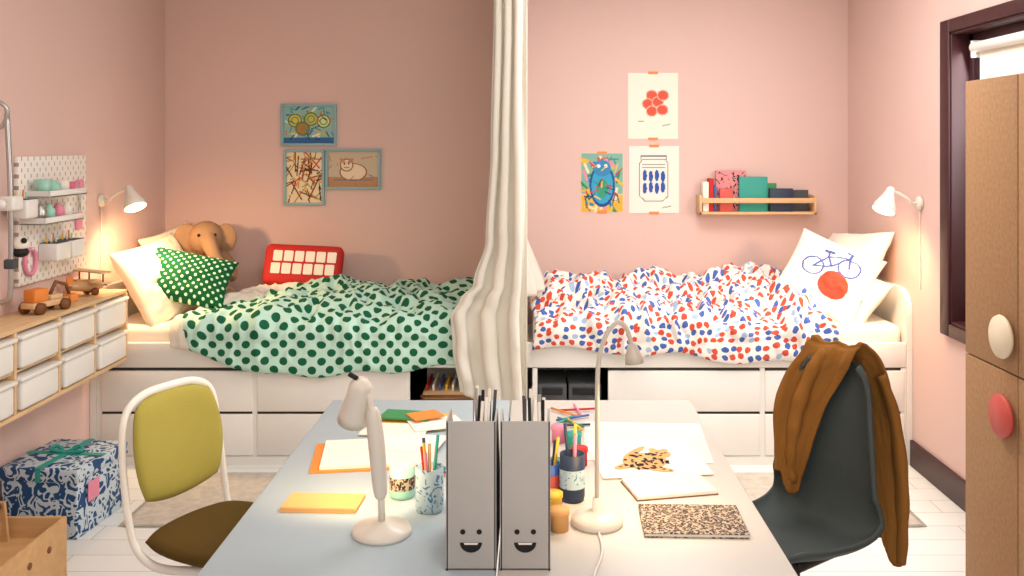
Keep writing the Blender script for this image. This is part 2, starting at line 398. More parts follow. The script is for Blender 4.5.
# ---------------------------------------------------------------- pillows
b=MB('pillow'); b.pillow(frame((-1.985,4.98,.885),(.86,-.22,.5),(-.45,0,.9),0),.56,.46,.17,'cream',seed=1); b.done(weld=True)
b=MB('pillow'); b.pillow(frame((-2.02,5.34,.93),(.8,-.35,.45),(-.45,.1,.9),6),.42,.44,.12,'cream',seed=2); b.done(weld=True)
b=MB('dotted_pillow'); b.pillow(frame((-1.855,4.94,.905),(.25,-.72,.62),(-.2,.6,.8),-16),.50,.31,.15,'gdots2',seed=3); b.done(weld=True)
b=MB('pillow'); b.pillow(frame((1.735,5.12,.945),(-.86,-.1,.5),(.45,.1,.9),4),.66,.42,.15,'sheet',seed=4); b.done(weld=True)
b=MB('pillow'); b.pillow(frame((1.68,4.98,.80),(-.75,-.3,.6),(.5,0,.8),0),.52,.34,.13,'sheet',seed=5); b.done(weld=True)
BL='#3553A0'
bike=[('e',.64,.38,.18,.18,'#D8432F'),('o',.32,.53,.125,.125,.10,BL),('o',.72,.67,.125,.125,.10,BL),
 ('l',.32,.53,.44,.73,.014,BL),('l',.44,.73,.67,.81,.014,BL),('l',.44,.73,.53,.60,.014,BL),('l',.53,.60,.67,.81,.014,BL),('l',.32,.53,.53,.60,.014,BL),
 ('l',.67,.81,.72,.67,.014,BL),('l',.67,.81,.67,.88,.014,BL),('l',.67,.88,.61,.89,.014,BL),('l',.44,.73,.42,.80,.014,BL),('l',.38,.80,.47,.81,.022,BL)]
b=MB('bicycle_print_cushion'); b.pillow(frame((1.565,4.92,.905),(-.32,-.78,.5),(.15,.5,.85),-26),.47,.43,.16,'vcol',colf=paint('#F2EADD',bike,1.0),n=120,seed=6); b.done(weld=True)

# ---------------------------------------------------------------- curtain
b=MB('divider_curtain')
XT=[(.20,-.33),(.41,-.35),(.62,-.385),(.78,-.395),(.86,-.35),(.93,-.285),(1.15,-.225),(1.6,-.20),(2.3,-.185),(2.75,-.175)]
def cur(u,v):
    z1=2.735
    if u<.6:
        s=u/.6; zb=.24+.17*s; z=z1+(zb-z1)*v; low=max(0,(1.2-z)/.8)
        xl=lut(z,XT); A=.020+.016*(2.7-z)/2.5
        ph=2*PI*(3.1*s**.9)+.25*math.sin(z*1.3)+noise.noise(Vector((s*1.8,z*1.1,0)))*1.3
        x=-.024+(xl+.024)*(s**(.85+.35*low))+.010*math.sin(2*ph)*min(1,s*6)*min(1,(1-s)*6)
        y=4.42+.10*s+A*math.sin(ph)
        if z<.95: y+=noise.noise(Vector((x*9,z*9,3)))*.03*min(1,(.95-z)/.2)*min(1,s*2)
        return (min(x,-.02),min(y,4.63),z)
    s=(u-.6)/.4; y=4.50+1.06*s
    zb=.41 if y<4.60 else (.41+(.80-.41)*min(1,(y-4.60)/.03)); z=z1+(zb-z1)*v
    xl=lut(z,XT); w=max(0,1-s*7); x=(xl)*w+(1-w)*(-.11+.06*math.sin(2*PI*7*s+.5*math.sin(z*1.4)))+noise.noise(Vector((s*9,z*2,4)))*.015*(1-w)
    if y<4.64: y=min(y,4.632)
    mx=-.03
    if s>.3:
        q=max(0,min(1,(1.12-z)/.3)); x+=.12*q*min(1,(s-.3)*4); mx=-.03+.10*q*min(1,(s-.3)*4)
    return (min(x,mx),y,z)
b.grid(cur,300,110,'curtain'); 
b.done(solid=.003)
b=MB('curtain_rail'); b.box((-.13,4.30,2.737),(-.10,5.6,2.75),'white'); b.done()

# ---------------------------------------------------------------- plush, bus
el=empty('elephant_plush'); el.location=(-1.90,5.38,.715); el.rotation_euler=(0,0,math.radians(18))
b=MB('body'); 
b.ell((0,0,.16),(.125,.10,.165),'plush'); b.ell((.01,-.06,.36),(.10,.09,.10),'plush')
b.ell((-.105,-.03,.36),(.075,.022,.09),'plush',X=Matrix.Rotation(.25,4,'Z')); b.ell((.13,-.02,.36),(.065,.022,.085),'plush',X=Matrix.Rotation(-.3,4,'Z'))
b.tube([(.02,-.12,.36),(.04,-.175,.31),(.07,-.2,.25),(.11,-.215,.215),(.14,-.22,.225)],[.05,.042,.034,.028,.022],'plush',14,sm=4)
for sx in (-1,1):
    b.tube([(sx*.09,-.03,.25),(sx*.14,-.09,.19),(sx*.14,-.14,.13)],[.045,.042,.038],'plush',14,sm=4)
    b.tube([(sx*.06,-.02,.06),(sx*.10,-.12,.05),(sx*.12,-.19,.055)],[.055,.052,.05],'plush',14,sm=4)
o=b.done(parent=el); q=o.modifiers.new('Remesh','REMESH'); q.mode='VOXEL'; q.voxel_size=.007; q.use_smooth_shade=True
q=o.modifiers.new('Smooth','SMOOTH'); q.iterations=5
b=MB('eyes'); b.ell((-.028,-.145,.385),(.009,.006,.009),'black'); b.ell((.06,-.14,.385),(.009,.006,.009),'black'); b.done(parent=el)
b=MB('bus_cushion'); b.M=frame((-1.33,5.40,.905),(.05,-.93,.36),(0,.3,.9),-2)
def rr(w,h,r,n=6):
    o=[]
    for cx,cy,a0 in ((w/2-r,h/2-r,0),(-w/2+r,h/2-r,90),(-w/2+r,-h/2+r,180),(w/2-r,-h/2+r,270)):
        for i in range(n+1):
            a=math.radians(a0+90*i/n); o.append((cx+r*math.cos(a),cy+r*math.sin(a)))
    return o
b.box((-.225,-.12,-.05),(.225,.12,.05),'red',.035,seg=4)
for r in range(2):
    for c in range(6):
        X=Matrix.Translation((-.150+c*.062+(0.006 if r else 0),-.030+r*.074,.046)); b.prism(rr(.052,.062,.006,3),.008,'offwhite',X=X)
b.done()

# ---------------------------------------------------------------- pictures
def picture(name,x0,x1,z0,z1,bg,shapes,fr=None,tape=False,n=90):
    b=MB(name); a=(x1-x0)/(z1-z0); f=.016 if fr else 0; y=YB-.006
    if fr:
        d=YB-.018
        b.box((x0,d,z0),(x1,YB,z0+f),fr,.002); b.box((x0,d,z1-f),(x1,YB,z1),fr,.002)
        b.box((x0,d,z0+f),(x0+f,YB,z1-f),fr,.002); b.box((x1-f,d,z0+f),(x1,YB,z1-f),fr,.002)
    else: y=YB-.003
    b.box((x0+f,y+.0006,z0+f),(x1-f,YB,z1-f),'paper')
    c=paint(bg,shapes,a)
    b.grid(lambda u,v:(x0+f+(x1-x0-2*f)*u,y,z0+f+(z1-z0-2*f)*v),int(n*a),n,'vcol',colf=c)
    if tape: 
        xm=(x0+x1)/2
        b.box((xm-.03,y-.0015,z1-.008),(xm+.03,y-.0005,z1+.008),'tape'); b.box((xm-.03,y-.0015,z0-.008),(xm+.03,y-.0005,z0+.008),'tape')
    b.done()
R=random.Random(8)
def scrib(n,a,cols,w=.012,L=.2):
    o=[]
    for i in range(n):
        x=R.uniform(.05,a-.05);y=R.uniform(.06,.94);t=R.uniform(0,2*PI);l=R.uniform(.4,1)*L
        o.append(('l',x,y,x+l*math.cos(t),y+l*math.sin(t),w,R.choice(cols)))
    return o
A=scrib(40,1.33,['#2F6FA0','#53A0A0','#C9B43C','#E5E0C8'],.025,.2)
for cx,cy,c in ((.3,.62,'#D9C75A'),(.72,.66,'#C9BC5C'),(1.05,.6,'#D8D9A0'),(.5,.4,'#B6753A')):
    A+=[('e',cx,cy,.2,.2,c),('o',cx,cy,.17,.17,.12,'#4F7F52'),('o',cx,cy,.09,.09,.2,'#6C9C5A')]
A+=[('b',0,0,1.33,.16,'#38689A')]+scrib(22,1.33,['#24445F','#D2553B','#3C7FA8'],.014,.25)
picture('framed_drawing',-1.521,-1.182,1.604,1.859,'#8FB8B0',A,'framb')
picture('framed_drawing',-1.503,-1.255,1.245,1.583,'#E7D8B4',scrib(40,.73,['#C03A2A','#5B2A20','#8B3A20','#D9903A'],.014,.45)+scrib(30,.73,['#A3482C','#3F6E4A','#2B2620'],.009,.2),'framb')
C=[('b',0,0,1.37,.28,'#B98A64'),('e',.68,.42,.36,.24,'#E9D3B8'),('o',.68,.42,.36,.24,.05,'#8A5738'),('e',.5,.62,.17,.17,'#E9D3B8'),('o',.5,.62,.17,.17,.09,'#8A5738'),
   ('e',.44,.66,.02,.03,'#22201E'),('e',.56,.66,.02,.03,'#22201E'),('l',.44,.55,.56,.55,.012,'#B5432F'),('l',.35,.78,.42,.72,.04,'#C88A60'),('l',.65,.78,.58,.72,.04,'#C88A60'),
   ('l',.9,.8,1.2,.86,.012,'#B97A4A'),('l',.15,.2,1.2,.2,.014,'#4C7D9A')]+scrib(10,1.37,['#B97A4A','#5C8FA8'],.009,.2)
picture('framed_drawing',-1.25,-.915,1.340,1.586,'#C9B79E',C,'framb')
D=[]
for cx,cy in ((.36,.66),(.30,.53),(.45,.56),(.36,.42),(.52,.44),(.53,.66)): D+=[('e',cx,cy,.085,.078,'#D65A44'),('o',cx,cy,.085,.078,.09,'#EDB4A0')]
D+=[('l',.52,.2,.64,.22,.006,'#4A4440'),('l',.15,.27,.24,.27,.004,'#4A4440')]
picture('berry_print',.582,.885,1.647,2.047,'#EFE6D6',D,None,True)
E=[('b',0,0,.71,.3,'#E0B040'),('b',0,.3,.71,1,'#7FB0A0')]+scrib(50,.71,['#1F7FB8','#E3B53A','#2E8A58','#D94A3A','#E58CA6','#E9DDB8'],.022,.22)+[('e',.36,.45,.2,.34,'#3BA0C6'),('o',.36,.45,.2,.34,.08,'#1E4F8A'),('e',.36,.74,.15,.14,'#3C86B8'),('e',.3,.78,.03,.03,'#FFFFFF'),('e',.42,.78,.03,.03,'#FFFFFF'),('e',.36,.4,.1,.16,'#3C9A78')]+scrib(34,.71,['#143C70','#C73B2C','#2C8F7E','#E9C24A'],.010,.2)
picture('child_painting',.297,.552,1.204,1.562,'#E9DDB8',E,None,True)
G='#59606A'
F=[('l',.16,.25,.16,.74,.006,G),('l',.58,.25,.58,.74,.006,G),('l',.16,.25,.24,.18,.006,G),('l',.58,.25,.50,.18,.006,G),('l',.24,.18,.50,.18,.006,G),('l',.16,.74,.2,.8,.006,G),('l',.58,.74,.54,.8,.006,G),
   ('l',.2,.80,.54,.80,.008,G),('l',.18,.85,.56,.85,.008,G),('l',.18,.80,.18,.86,.006,G),('l',.56,.80,.56,.86,.006,G),('l',.2,.72,.54,.72,.004,G),('l',.2,.68,.54,.68,.003,G)]
for i,x in enumerate((.235,.325,.415,.505)):
    F+=[('e',x,.56-(i%2)*.015,.033,.085,'#2C57A5'),('e',x,.37+(i%2)*.015,.033,.085,'#2C57A5')]
F+=[('l',.5,.08,.62,.1,.006,'#4A4440')]
picture('jar_print',.588,.891,1.198,1.604,'#EEE6DA',F,None,True)

# wall book rack
b=MB('wall_book_shelf'); x0,x1=.994,1.69; y0=5.50
b.box((x0,y0,1.197),(x1,YB,1.212),'pineX',.002); b.box((x0,y0,1.197),(x0+.015,YB,1.31),'pineX',.002); b.box((x1-.015,y0,1.197),(x1,YB,1.31),'pineX',.002)
b.box((x0+.015,y0,1.265),(x1-.015,y0+.012,1.295),'pineX',.002); b.box((x0+.015,YB-.015,1.28),(x1-.015,YB,1.31),'pineX',.002); b.done()
b=MB('books')
P('bookpink','#D9708A',.5); M['bookpat']=blot_mat('pink_black_cover','#D98A8A','#2A2430',30,.55)
for lo,hi,k in (((1.02,5.53,1.2125),(1.055,5.6,1.39),'offwhite'),((1.057,5.53,1.2125),(1.085,5.6,1.41),'red'),((1.087,5.53,1.2125),(1.10,5.6,1.37),'blue'),
   ((1.105,5.575,1.2125),(1.29,5.595,1.455),'bookpat'),((1.24,5.545,1.2125),(1.41,5.565,1.42),'teal'),((1.30,5.57,1.2125),(1.47,5.59,1.38),'green'),((1.42,5.535,1.2125),(1.56,5.56,1.35),'navy'),((1.54,5.565,1.2125),(1.66,5.585,1.34),'greyd'),((1.12,5.53,1.2125),(1.20,5.545,1.35),'coral')):
    b.box(lo,hi,k,.003)
b.done()

# ---------------------------------------------------------------- wall lamps
def wall_lamp(side):
    xw=XL if side<0 else XR; s=-side; y=4.77 if side<0 else 4.56
    b=MB('wall_lamp'); z=1.345
    X=frame((xw,y,z-.02),(s,0,0),(0,0,1)); b.lathe([(0,0),(.032,0),(.034,.012),(.028,.022),(0,.024)],'lampw',X=X)
    hx=xw+s*.165
    b.tube([(xw+s*.02,y,z-.02),(xw+s*.05,y-.005,z-.02),(xw+s*.07,y-.01,z),(xw+s*.11,y-.01,z+.025),(hx-s*.03,y-.01,z+.035)],.007,'lampw',10,sm=4)
    ax=Vector((s*.42,-.28,-.86)); top=(hx-s*.015,y-.01,z+.055)
    X=frame(top,ax,(0,1,0))
    b.lathe([(0,-.004),(.014,0),(.02,.008),(.023,.03),(.034,.06),(.052,.10),(.057,.125),(.054,.125),(.049,.10),(.02,.035),(0,.03)],'lampw',X=X)
    b.ell((0,0,.08),(.02,.02,.026),'inlamp',X=X)
    b.tube([(xw+s*.008,y,z-.05),(xw+s*.006,y+.003,1.1),(xw+s*.006,y,.9)],.003,'bin',6,sm=5)
    b.done()
    l=bpy.data.lights.new('reading_bulb_light','SPOT'); l.energy=42 if side<0 else 26; l.color=(1,.62,.30); l.shadow_soft_size=.05; l.spot_size=math.radians(172); l.spot_blend=1
    o=bpy.data.objects.new('reading_bulb_light',l); sc.collection.objects.link(o); p=Vector(top)+ax.normalized()*.13; o.location=p
    o.rotation_euler=Vector((s*.15,.5,-.8)).to_track_quat('-Z','Y').to_euler()
wall_lamp(-1); wall_lamp(1)

# ---------------------------------------------------------------- left wall drawer unit
b=MB('wall_drawer_unit'); ys=[3.28,3.61,3.948,4.27,4.60]; xf=-2.01; zt,zb=.895,.54
b.box((XL,ys[0],zt-.018),(xf,ys[-1],zt),'pine',.003); b.box((XL,ys[0],zb),(xf,ys[-1],zb+.018),'pine',.003)
for i,y in enumerate(ys):
    b.box((XL,y-.009,zb+.018),(xf,y+.009,zt-.018),'pine',.002)
for i in range(4):
    for r in range(2):
        z0=zb+.025+r*.165; y0=ys[i]+.015; y1=ys[i+1]-.015
        b.box((XL,y0-.006,z0+.12),(xf-.005,y0,z0+.13),'pine'); b.box((XL,y1,z0+.12),(xf-.005,y1+.006,z0+.13),'pine')
        b.box((xf-.17,y0+.012,z0),(xf+.012,y1-.012,z0+.115),'bin',.015,seg=3); b.box((xf-.18,y0,z0+.115),(xf+.02,y1,z0+.132),'bin',.006)
        b.box((XL+.001,y0,z0-.01),(XL+.004,y1,z0+.15),'pine')
b.box((XL+.002,ys[0],zb+.165+.012),(xf-.01,ys[-1],zb+.165+.02),'pine')
b.done()
b=MB('toy_excavator'); b.M=T(-2.09,3.98,.895,75)
for sx in (-.07,.07):
    for sy in (-.04,.04): b.tube([(sx,sy-.01,.025),(sx,sy+.01,.025)],.025,'brown',18)
b.box((-.10,-.035,.025),(.10,.035,.05),'pineX',.005); b.box((-.09,-.03,.05),(-.01,.03,.105),'orange',.006); b.box((0,-.03,.05),(.07,.03,.07),'pine',.004)
b.tube([(.02,0,.06),(.06,0,.12),(.12,0,.10),(.14,0,.05)],.008,'brown',8); b.box((.115,-.03,.02),(.165,.03,.055),'orange',.006); b.done()
b=MB('toy_airplane'); b.M=T(-2.12,4.40,.895,60)
for sy in (-.03,.03): b.tube([(.03,sy-.006,.018),(.03,sy+.006,.018)],.018,'brown',16)
b.tube([(-.09,0,.05),(-.04,0,.05),(.04,0,.045),(.08,0,.045)],[.01,.024,.03,.022],'ply',14,sm=4)
b.tube([(.03,-.03,.018),(.03,.03,.018)],.005,'pine',6); b.box((0,-.12,.06),(.055,.12,.068),'pine',.003); b.box((0,-.12,.11),(.055,.12,.118),'pine',.003); b.box((-.095,-.045,.055),(-.065,.045,.061),'pine'); b.box((-.095,-.003,.05),(-.065,.003,.095),'orange')
for sy in (-.09,.09): b.tube([(.03,sy,.06),(.03,sy,.115)],.004,'brown',6)
b.tube([(.02,0,.06),(.02,0,.115)],.004,'brown',6); b.box((.082,-.04,.04),(.087,.04,.05),'brown'); b.done()

# pegboard
b=MB('pegboard'); b.box((XL+.0,3.975,1.0),(XL+.022,4.58,1.56),'peg',.004); b.done()
b=MB('pegboard_shelf'); xp=XL+.022
for (y0,y1,z) in ((4.02,4.36,1.38),(3.98,4.32,1.265)):
    b.box((xp,y0,z),(xp+.11,y1,z+.008),'bin',.002); b.box((xp+.105,y0,z),(xp+.11,y1,z+.03),'bin',.002); b.box((xp,y0,z),(xp+.11,y0+.005,z+.03),'bin'); b.box((xp,y1-.005,z),(xp+.11,y1,z+.03),'bin')
b.done()
b=MB('craft_supplies')
for y,k,h,r in ((4.07,'mint',.07,.03),(4.15,'mint',.05,.034),(4.24,'offwhite',.06,.028),(4.31,'bookpink',.05,.022)):
    b.lathe([(0,0),(r,0),(r,h),(r*.9,h),(r*.9,h*.2),(0,h*.2)],k,X=T(xp+.055,y,1.389)); 
b.ell((xp+.055,4.15,1.435),(.028,.028,.018),'mint')
for y,k in ((4.05,'steel'),(4.12,'mint'),(4.2,'pink'),(4.27,'offwhite')):
    b.lathe([(0,0),(.026,0),(.026,.05),(.01,.065),(.01,.075),(0,.075)],k,X=T(xp+.055,y,1.274))
b.done()
b=MB('hanging_bin')
for y0,y1,z in ((4.13,4.25,1.09),(4.27,4.39,1.09),(3.88,3.97,1.30)):
    b.box((xp,y0,z),(xp+.09,y1,z+.08),'bin',.008); b.box((xp+.005,y0+.006,z+.078),(xp+.084,y1-.006,z+.082),'greyd')
    for i in range(4): b.tube([(xp+.03+.01*(i%3),y0+.02+i*.018,z+.06),(xp+.03+.012*(i%3),y0+.018+i*.02,z+.11+.01*(i%2))],.004,['yellow','offwhite','mint','orange'][i],6)
b.done()
b=MB('scissors'); b.M=frame((xp+.012,4.49,1.36),(1,0,0),(0,0,1))
for sx in (-1,1):
    b.tube([(sx*.018+.018*math.cos(t*PI/6),.055+.026*math.sin(t*PI/6),0) for t in range(13)],.005,'pink',8,caps=False)
    b.tube([(sx*.01,.03,0),(-sx*.012,-.07,0)],[.007,.002],'steel',6)
b.box((-.03,-.16,-.010),(.03,-.075,.0),'pink',.003)
b.done()
b=MB('tape_ring'); X=frame((xp+.012,4.05,1.10),(1,0,0),(0,0,1)); b.tube([(.045*math.cos(t*PI/10),.055*math.sin(t*PI/10),0) for t in range(21)],.009,'pink',10,X=X,caps=False); b.tube([(0,.055,-.012),(0,.055,.012)],.005,'bin',8,X=X); b.done()
b=MB('wall_tube_lamp'); b.tube([(XL,3.82,1.66),(XL+.05,3.82,1.70),(XL+.065,3.81,1.76),(XL+.03,3.80,1.79),(XL+.0,3.8,1.80)],.009,'steel',10,sm=4)
b.tube([(XL+.06,3.82,1.74),(XL+.075,3.82,1.4),(XL+.075,3.82,1.02),(XL+.05,3.82,.965),(XL,3.82,.96)],.011,'steel',12,sm=5)
b.box((XL+.045,3.78,1.34),(XL+.11,3.86,1.40),'bin',.01); b.tube([(XL+.075,3.76,1.37),(XL+.075,3.74,1.37)],.02,'bin',12)
b.box((XL+.055,3.80,1.10),(XL+.1,3.84,1.14),'greyd',.006)
b.ell((XL+.10,3.85,1.20),(.03,.03,.03),'offwhite'); b.ell((XL+.125,3.83,1.215),(.012,.012,.012),'black'); b.ell((XL+.10,3.85,1.165),(.033,.033,.022),'black'); b.done()

# ---------------------------------------------------------------- floor things
b=MB('rug'); b.box((-1.72,3.90,0.001),(-.62,4.52,.016),'rug',.006)
for i in range(55): b.box((-1.745,3.905+i*.0112,.001),(-1.72,3.909+i*.0112,.006),'rug')
b.done()
b=MB('rug'); b.box((.55,3.90,.001),(1.64,4.52,.016),'rug',.006)
for i in range(55): b.box((1.64,3.905+i*.0112,.001),(1.665,3.909+i*.0112,.006),'rug')
b.done()
b=MB('gift_box'); b.M=T(-2.0,3.98,0,-6)
b.box((-.165,-.185,0),(.165,.185,.245),'catbox',.004); b.box((-.172,-.192,.23),(.172,.192,.285),'catbox',.005)
b.box((-.012,-.194,.23),(.012,-.1925,.287),'teal'); b.box((-.015,-.194,.2855),(.015,.194,.288),'teal'); b.box((-.174,-.015,.2855),(.174,.015,.2885),'teal')
b.tube([(0,0,.29),(.05,.02,.31),(.07,.0,.30),(0,0,.29),(-.05,.02,.31),(-.07,.0,.30),(0,0,.29)],.008,'teal',8,sm=4)
b.box((.173,-.12,.13),(.175,-.04,.21),'pink'); b.done()
b=MB('wooden_toolbox'); b.M=T(-1.955,3.19,0,0)
w,d,h=.225,.26,.23
b.box((-w,-d,0),(w,d,.015),'ply'); 
for lo,hi in (((-w,-d,.015),(w,-d+.015,h)),((-w,d-.015,.015),(w,d,h)),((-w,-d+.015,.015),(-w+.015,d-.015,h)),((w-.015,-d+.015,.015),(w,d-.015,h))): b.box(lo,hi,'ply',.003)
b.box((-w+.015,-d+.015,.15),(w-.015,d-.015,.155),'ply'); b.box((-.01,-d+.015,.155),(.01,d-.015,h),'ply')
for sy in (-1,1):
    b.prism([(-.04,.1),(.04,.1),(.02,.30),(-.02,.30)],.014,'ply',X=Matrix.Translation((0,sy*(d-.04),0))@Matrix.Rotation(PI/2,4,'X'))
b.tube([(0,-d+.03,.285),(0,d-.03,.285)],.013,'brown',12)
for i in range(5): b.tube([(-.15+.02*i,-.15+.03*i,.16),(-.13+.02*i,.1,.17)],.009,['orange','red','green','blue','yellow'][i],8)
for yy in (-.13,.0,.13): b.tube([(w-.002,yy,.16),(w+.004,yy,.16)],.012,'brown',12)
b.done()

# ---------------------------------------------------------------- cabinet
b=MB('tall_cabinet'); xc=1.5
b.box((xc+.02,2.24,0),(XR-.035,3.21,1.83),'cork'); 
for y0,y1 in ((2.865,3.21),(2.55,2.86),(2.24,2.545)):
    for z0,z1 in ((.03,.89),(.895,1.83)):
        b.box((xc,y0,z0),(xc+.02,y1,z1),'cork',.003)
for y,z,k in ((2.925,1.005,'knobcream'),(2.925,.755,'coral'),(2.62,1.005,'coral'),(2.62,.755,'knobcream')):
    X=frame((xc,y,z),(-1,0,0),(0,0,1)); b.lathe([(0,0),(.02,0),(.02,.012),(.066,.014),(.069,.02),(.066,.028),(0,.028)],k,X=X,n=40)
b.done()

# ---------------------------------------------------------------- chairs
b=MB('padded_desk_chair'); ang=math.degrees(math.atan2(-.45,.89)); b.M=T(-.895,2.72,0,ang)@Matrix.Diagonal((.80,.79,1,1))
path=[(.10,.10,.415),(.0,.17,.415),(-.12,.215,.42),(-.21,.225,.46),(-.245,.232,.55),(-.275,.230,.70),(-.29,.21,.82),(-.297,.13,.868),(-.30,0,.876)]
full=path+[(x,-y,z) for x,y,z in reversed(path[:-1])]
b.tube(full,.013,'tubewhite',12,sm=6)
def padb(u,v):
    a=2*u-1;c=2*v-1; a2=a*math.sqrt(1-c*c*.32); c2=c*math.sqrt(1-a*a*.32)
    return a2,c2
for sd in (1,-1):
    def f(u,v,sd=sd):
        a,c=padb(u,v); e=max(0,(1-(2*u-1)**6)*(1-(2*v-1)**6))**.5
        return (-.262-.03*c+.035*a*a+sd*.028*e-.008, .212*a, .712+.160*c)
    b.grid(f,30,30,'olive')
    def f(u,v,sd=sd):
        a,c=padb(u,v); e=max(0,(1-(2*u-1)**6)*(1-(2*v-1)**6))**.5
        return (.02+.26*c, .245*a, .475+sd*.028*e)
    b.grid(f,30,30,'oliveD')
b.box((-.12,-.12,.40),(.12,.12,.45),'tubewhite',.01); b.lathe([(.03,.1),(.03,.25),(.018,.25),(.018,.41)],'tubewhite')
for i in range(5):
    a=2*PI*i/5; b.tube([(0,0,.11),(.14*math.cos(a),.14*math.sin(a),.095),(.26*math.cos(a),.26*math.sin(a),.06)],[.022,.018,.012],'tubewhite',10,sm=3)
    b.ell((.26*math.cos(a),.26*math.sin(a),.03),(.026,.026,.03),'greyd')
b.done(weld=True)

b=MB('shell_desk_chair'); ang=math.degrees(math.atan2(-.6,-.8)); CM=T(.775,2.74,0,ang)@Matrix.Diagonal((.86,.84,.985,1)); b.M=CM
sp=catmull([(.235,0,.44),(.20,0,.462),(.08,0,.452),(-.08,0,.445),(-.17,0,.47),(-.215,0,.55),(-.235,0,.65),(-.255,0,.78),(-.28,0,.90),(-.29,0,.955)],8)
wd=[a.x for a in catmull([(x,0,0) for x in (.14,.19,.225,.235,.235,.225,.205,.18,.15,.10)],8)]
ns=len(sp)-1
def f(u,v):
    i=int(round(v*ns)); p=sp[i]; w=wd[i]; a=2*u-1
    back=min(1,max(0,(p.z-.47)/.12)); s=abs(a)**2.4
    return (p.x+s*.075*back, w*math.sin(a*PI/2)*(.6)+w*a*.4, p.z+s*.05*(1-back))
b.grid(f,36,ns,'shell')
bmx=b.done(solid=.016,sub=1)
b=MB('swivel_base'); b.M=CM
b.box((-.1,-.1,.40),(.1,.1,.432),'black',.01); b.lathe([(.035,.08),(.035,.26),(.02,.26),(.02,.41)],'black')
for i in range(5):
    a=2*PI*i/5; b.tube([(0,0,.11),(.14*math.cos(a),.14*math.sin(a),.095),(.26*math.cos(a),.26*math.sin(a),.06)],[.022,.018,.012],'black',10,sm=3)
    b.ell((.26*math.cos(a),.26*math.sin(a),.03),(.026,.026,.03),'black')
b.done(parent=bmx)
# cardigan
b=MB('cardigan'); b.M=CM
cp=catmull([(-.175,0,.58),(-.205,0,.67),(-.230,0,.80),(-.255,0,.90),(-.270,0,.965),(-.295,0,.985),(-.320,0,.955),(-.325,0,.86),(-.325,0,.70),(-.327,0,.52),(-.330,0,.39)],10); nc=len(cp)-1
lo_=[a.x for a in catmull([(x,0,0) for x in (-.17,-.19,-.20,-.18,-.14,-.13,-.13,-.10,-.02,.05,.09)],10)]
hi_=[a.x for a in catmull([(x,0,0) for x in (-.10,-.07,-.03,.02,.06,.08,.12,.16,.19,.21,.20)],10)]
def f(u,v):
    i=int(round(v*nc)); p=cp[i]; y=lo_[i]+(hi_[i]-lo_[i])*u
    w=noise.noise(Vector((u*1.5,v*3,5)))
    d=.016*(.5+.5*math.sin(u*13+v*3+w*4))**1.3+.020*(.5+noise.noise(Vector((u*2.5+v*2,v*5,2))))+.004*noise.noise(Vector((u*12,v*22,2)))
    fr=1 if v<.45 else -1; edge=abs(y/.2)**2.4*.075 if v<.5 else 0
    top=max(0,1-abs(v-.48)/.12)
    zz=(.025*math.sin(u*5+1)-.03*u)*(max(0,1-v/.12) if v<.5 else max(0,(v-.88)/.12))
    edge2=.012*(1-min(1,min(u,1-u)*9))
    return (p.x+edge+fr*(abs(d)*(1-top)+.006-edge2*(1-top)), y, p.z+top*abs(d)+ zz)
b.grid(f,90,nc,'cardigan')
# sleeve hanging in front, cuff at its end
def sleeve(pts,rad,ph):
    c=catmull(pts,8); r=[a.x for a in catmull([(q,0,0) for q in rad],8)]
    r=[q*(1+.10*math.sin(i*.9+ph)+.06*math.sin(i*.37+ph)) for i,q in enumerate(r)]
    b.tube(c,r,'cardigan',18,flat=.55)
sleeve([(-.262,-.06,.975),(-.235,-.09,.93),(-.188,-.12,.82),(-.16,-.13,.72),(-.145,-.13,.62),(-.15,-.125,.57)],[.024,.036,.040,.034,.028,.026],0)
sleeve([(-.325,.13,.92),(-.347,.165,.80),(-.352,.19,.62),(-.352,.195,.47),(-.352,.19,.36)],[.018,.030,.033,.029,.022],2)
b.done(solid=.008,parent=None)

# ---------------------------------------------------------------- desks
ZD=.73
def desk(x0,x1,k,lx):
    b=MB('desk'); b.box((x0,1.72,ZD-.022),(x1,3.2,ZD),k,.004)
    for x in lx:
        for y in (1.82,3.08): b.tube([(x,y,ZD-.022),(x,y,0)],[.022,.014],'tubewhite',14)
    b.box((lx[0],1.81,ZD-.06),(lx[1],1.83,ZD-.022),'tubewhite'); b.box((lx[0],3.07,ZD-.06),(lx[1],3.09,ZD-.022),'tubewhite'); b.done()
desk(-.687,-.075,'deskblue',(-.62,-.14)); desk(-.071,.545,'deskcream',(0.0,.48))

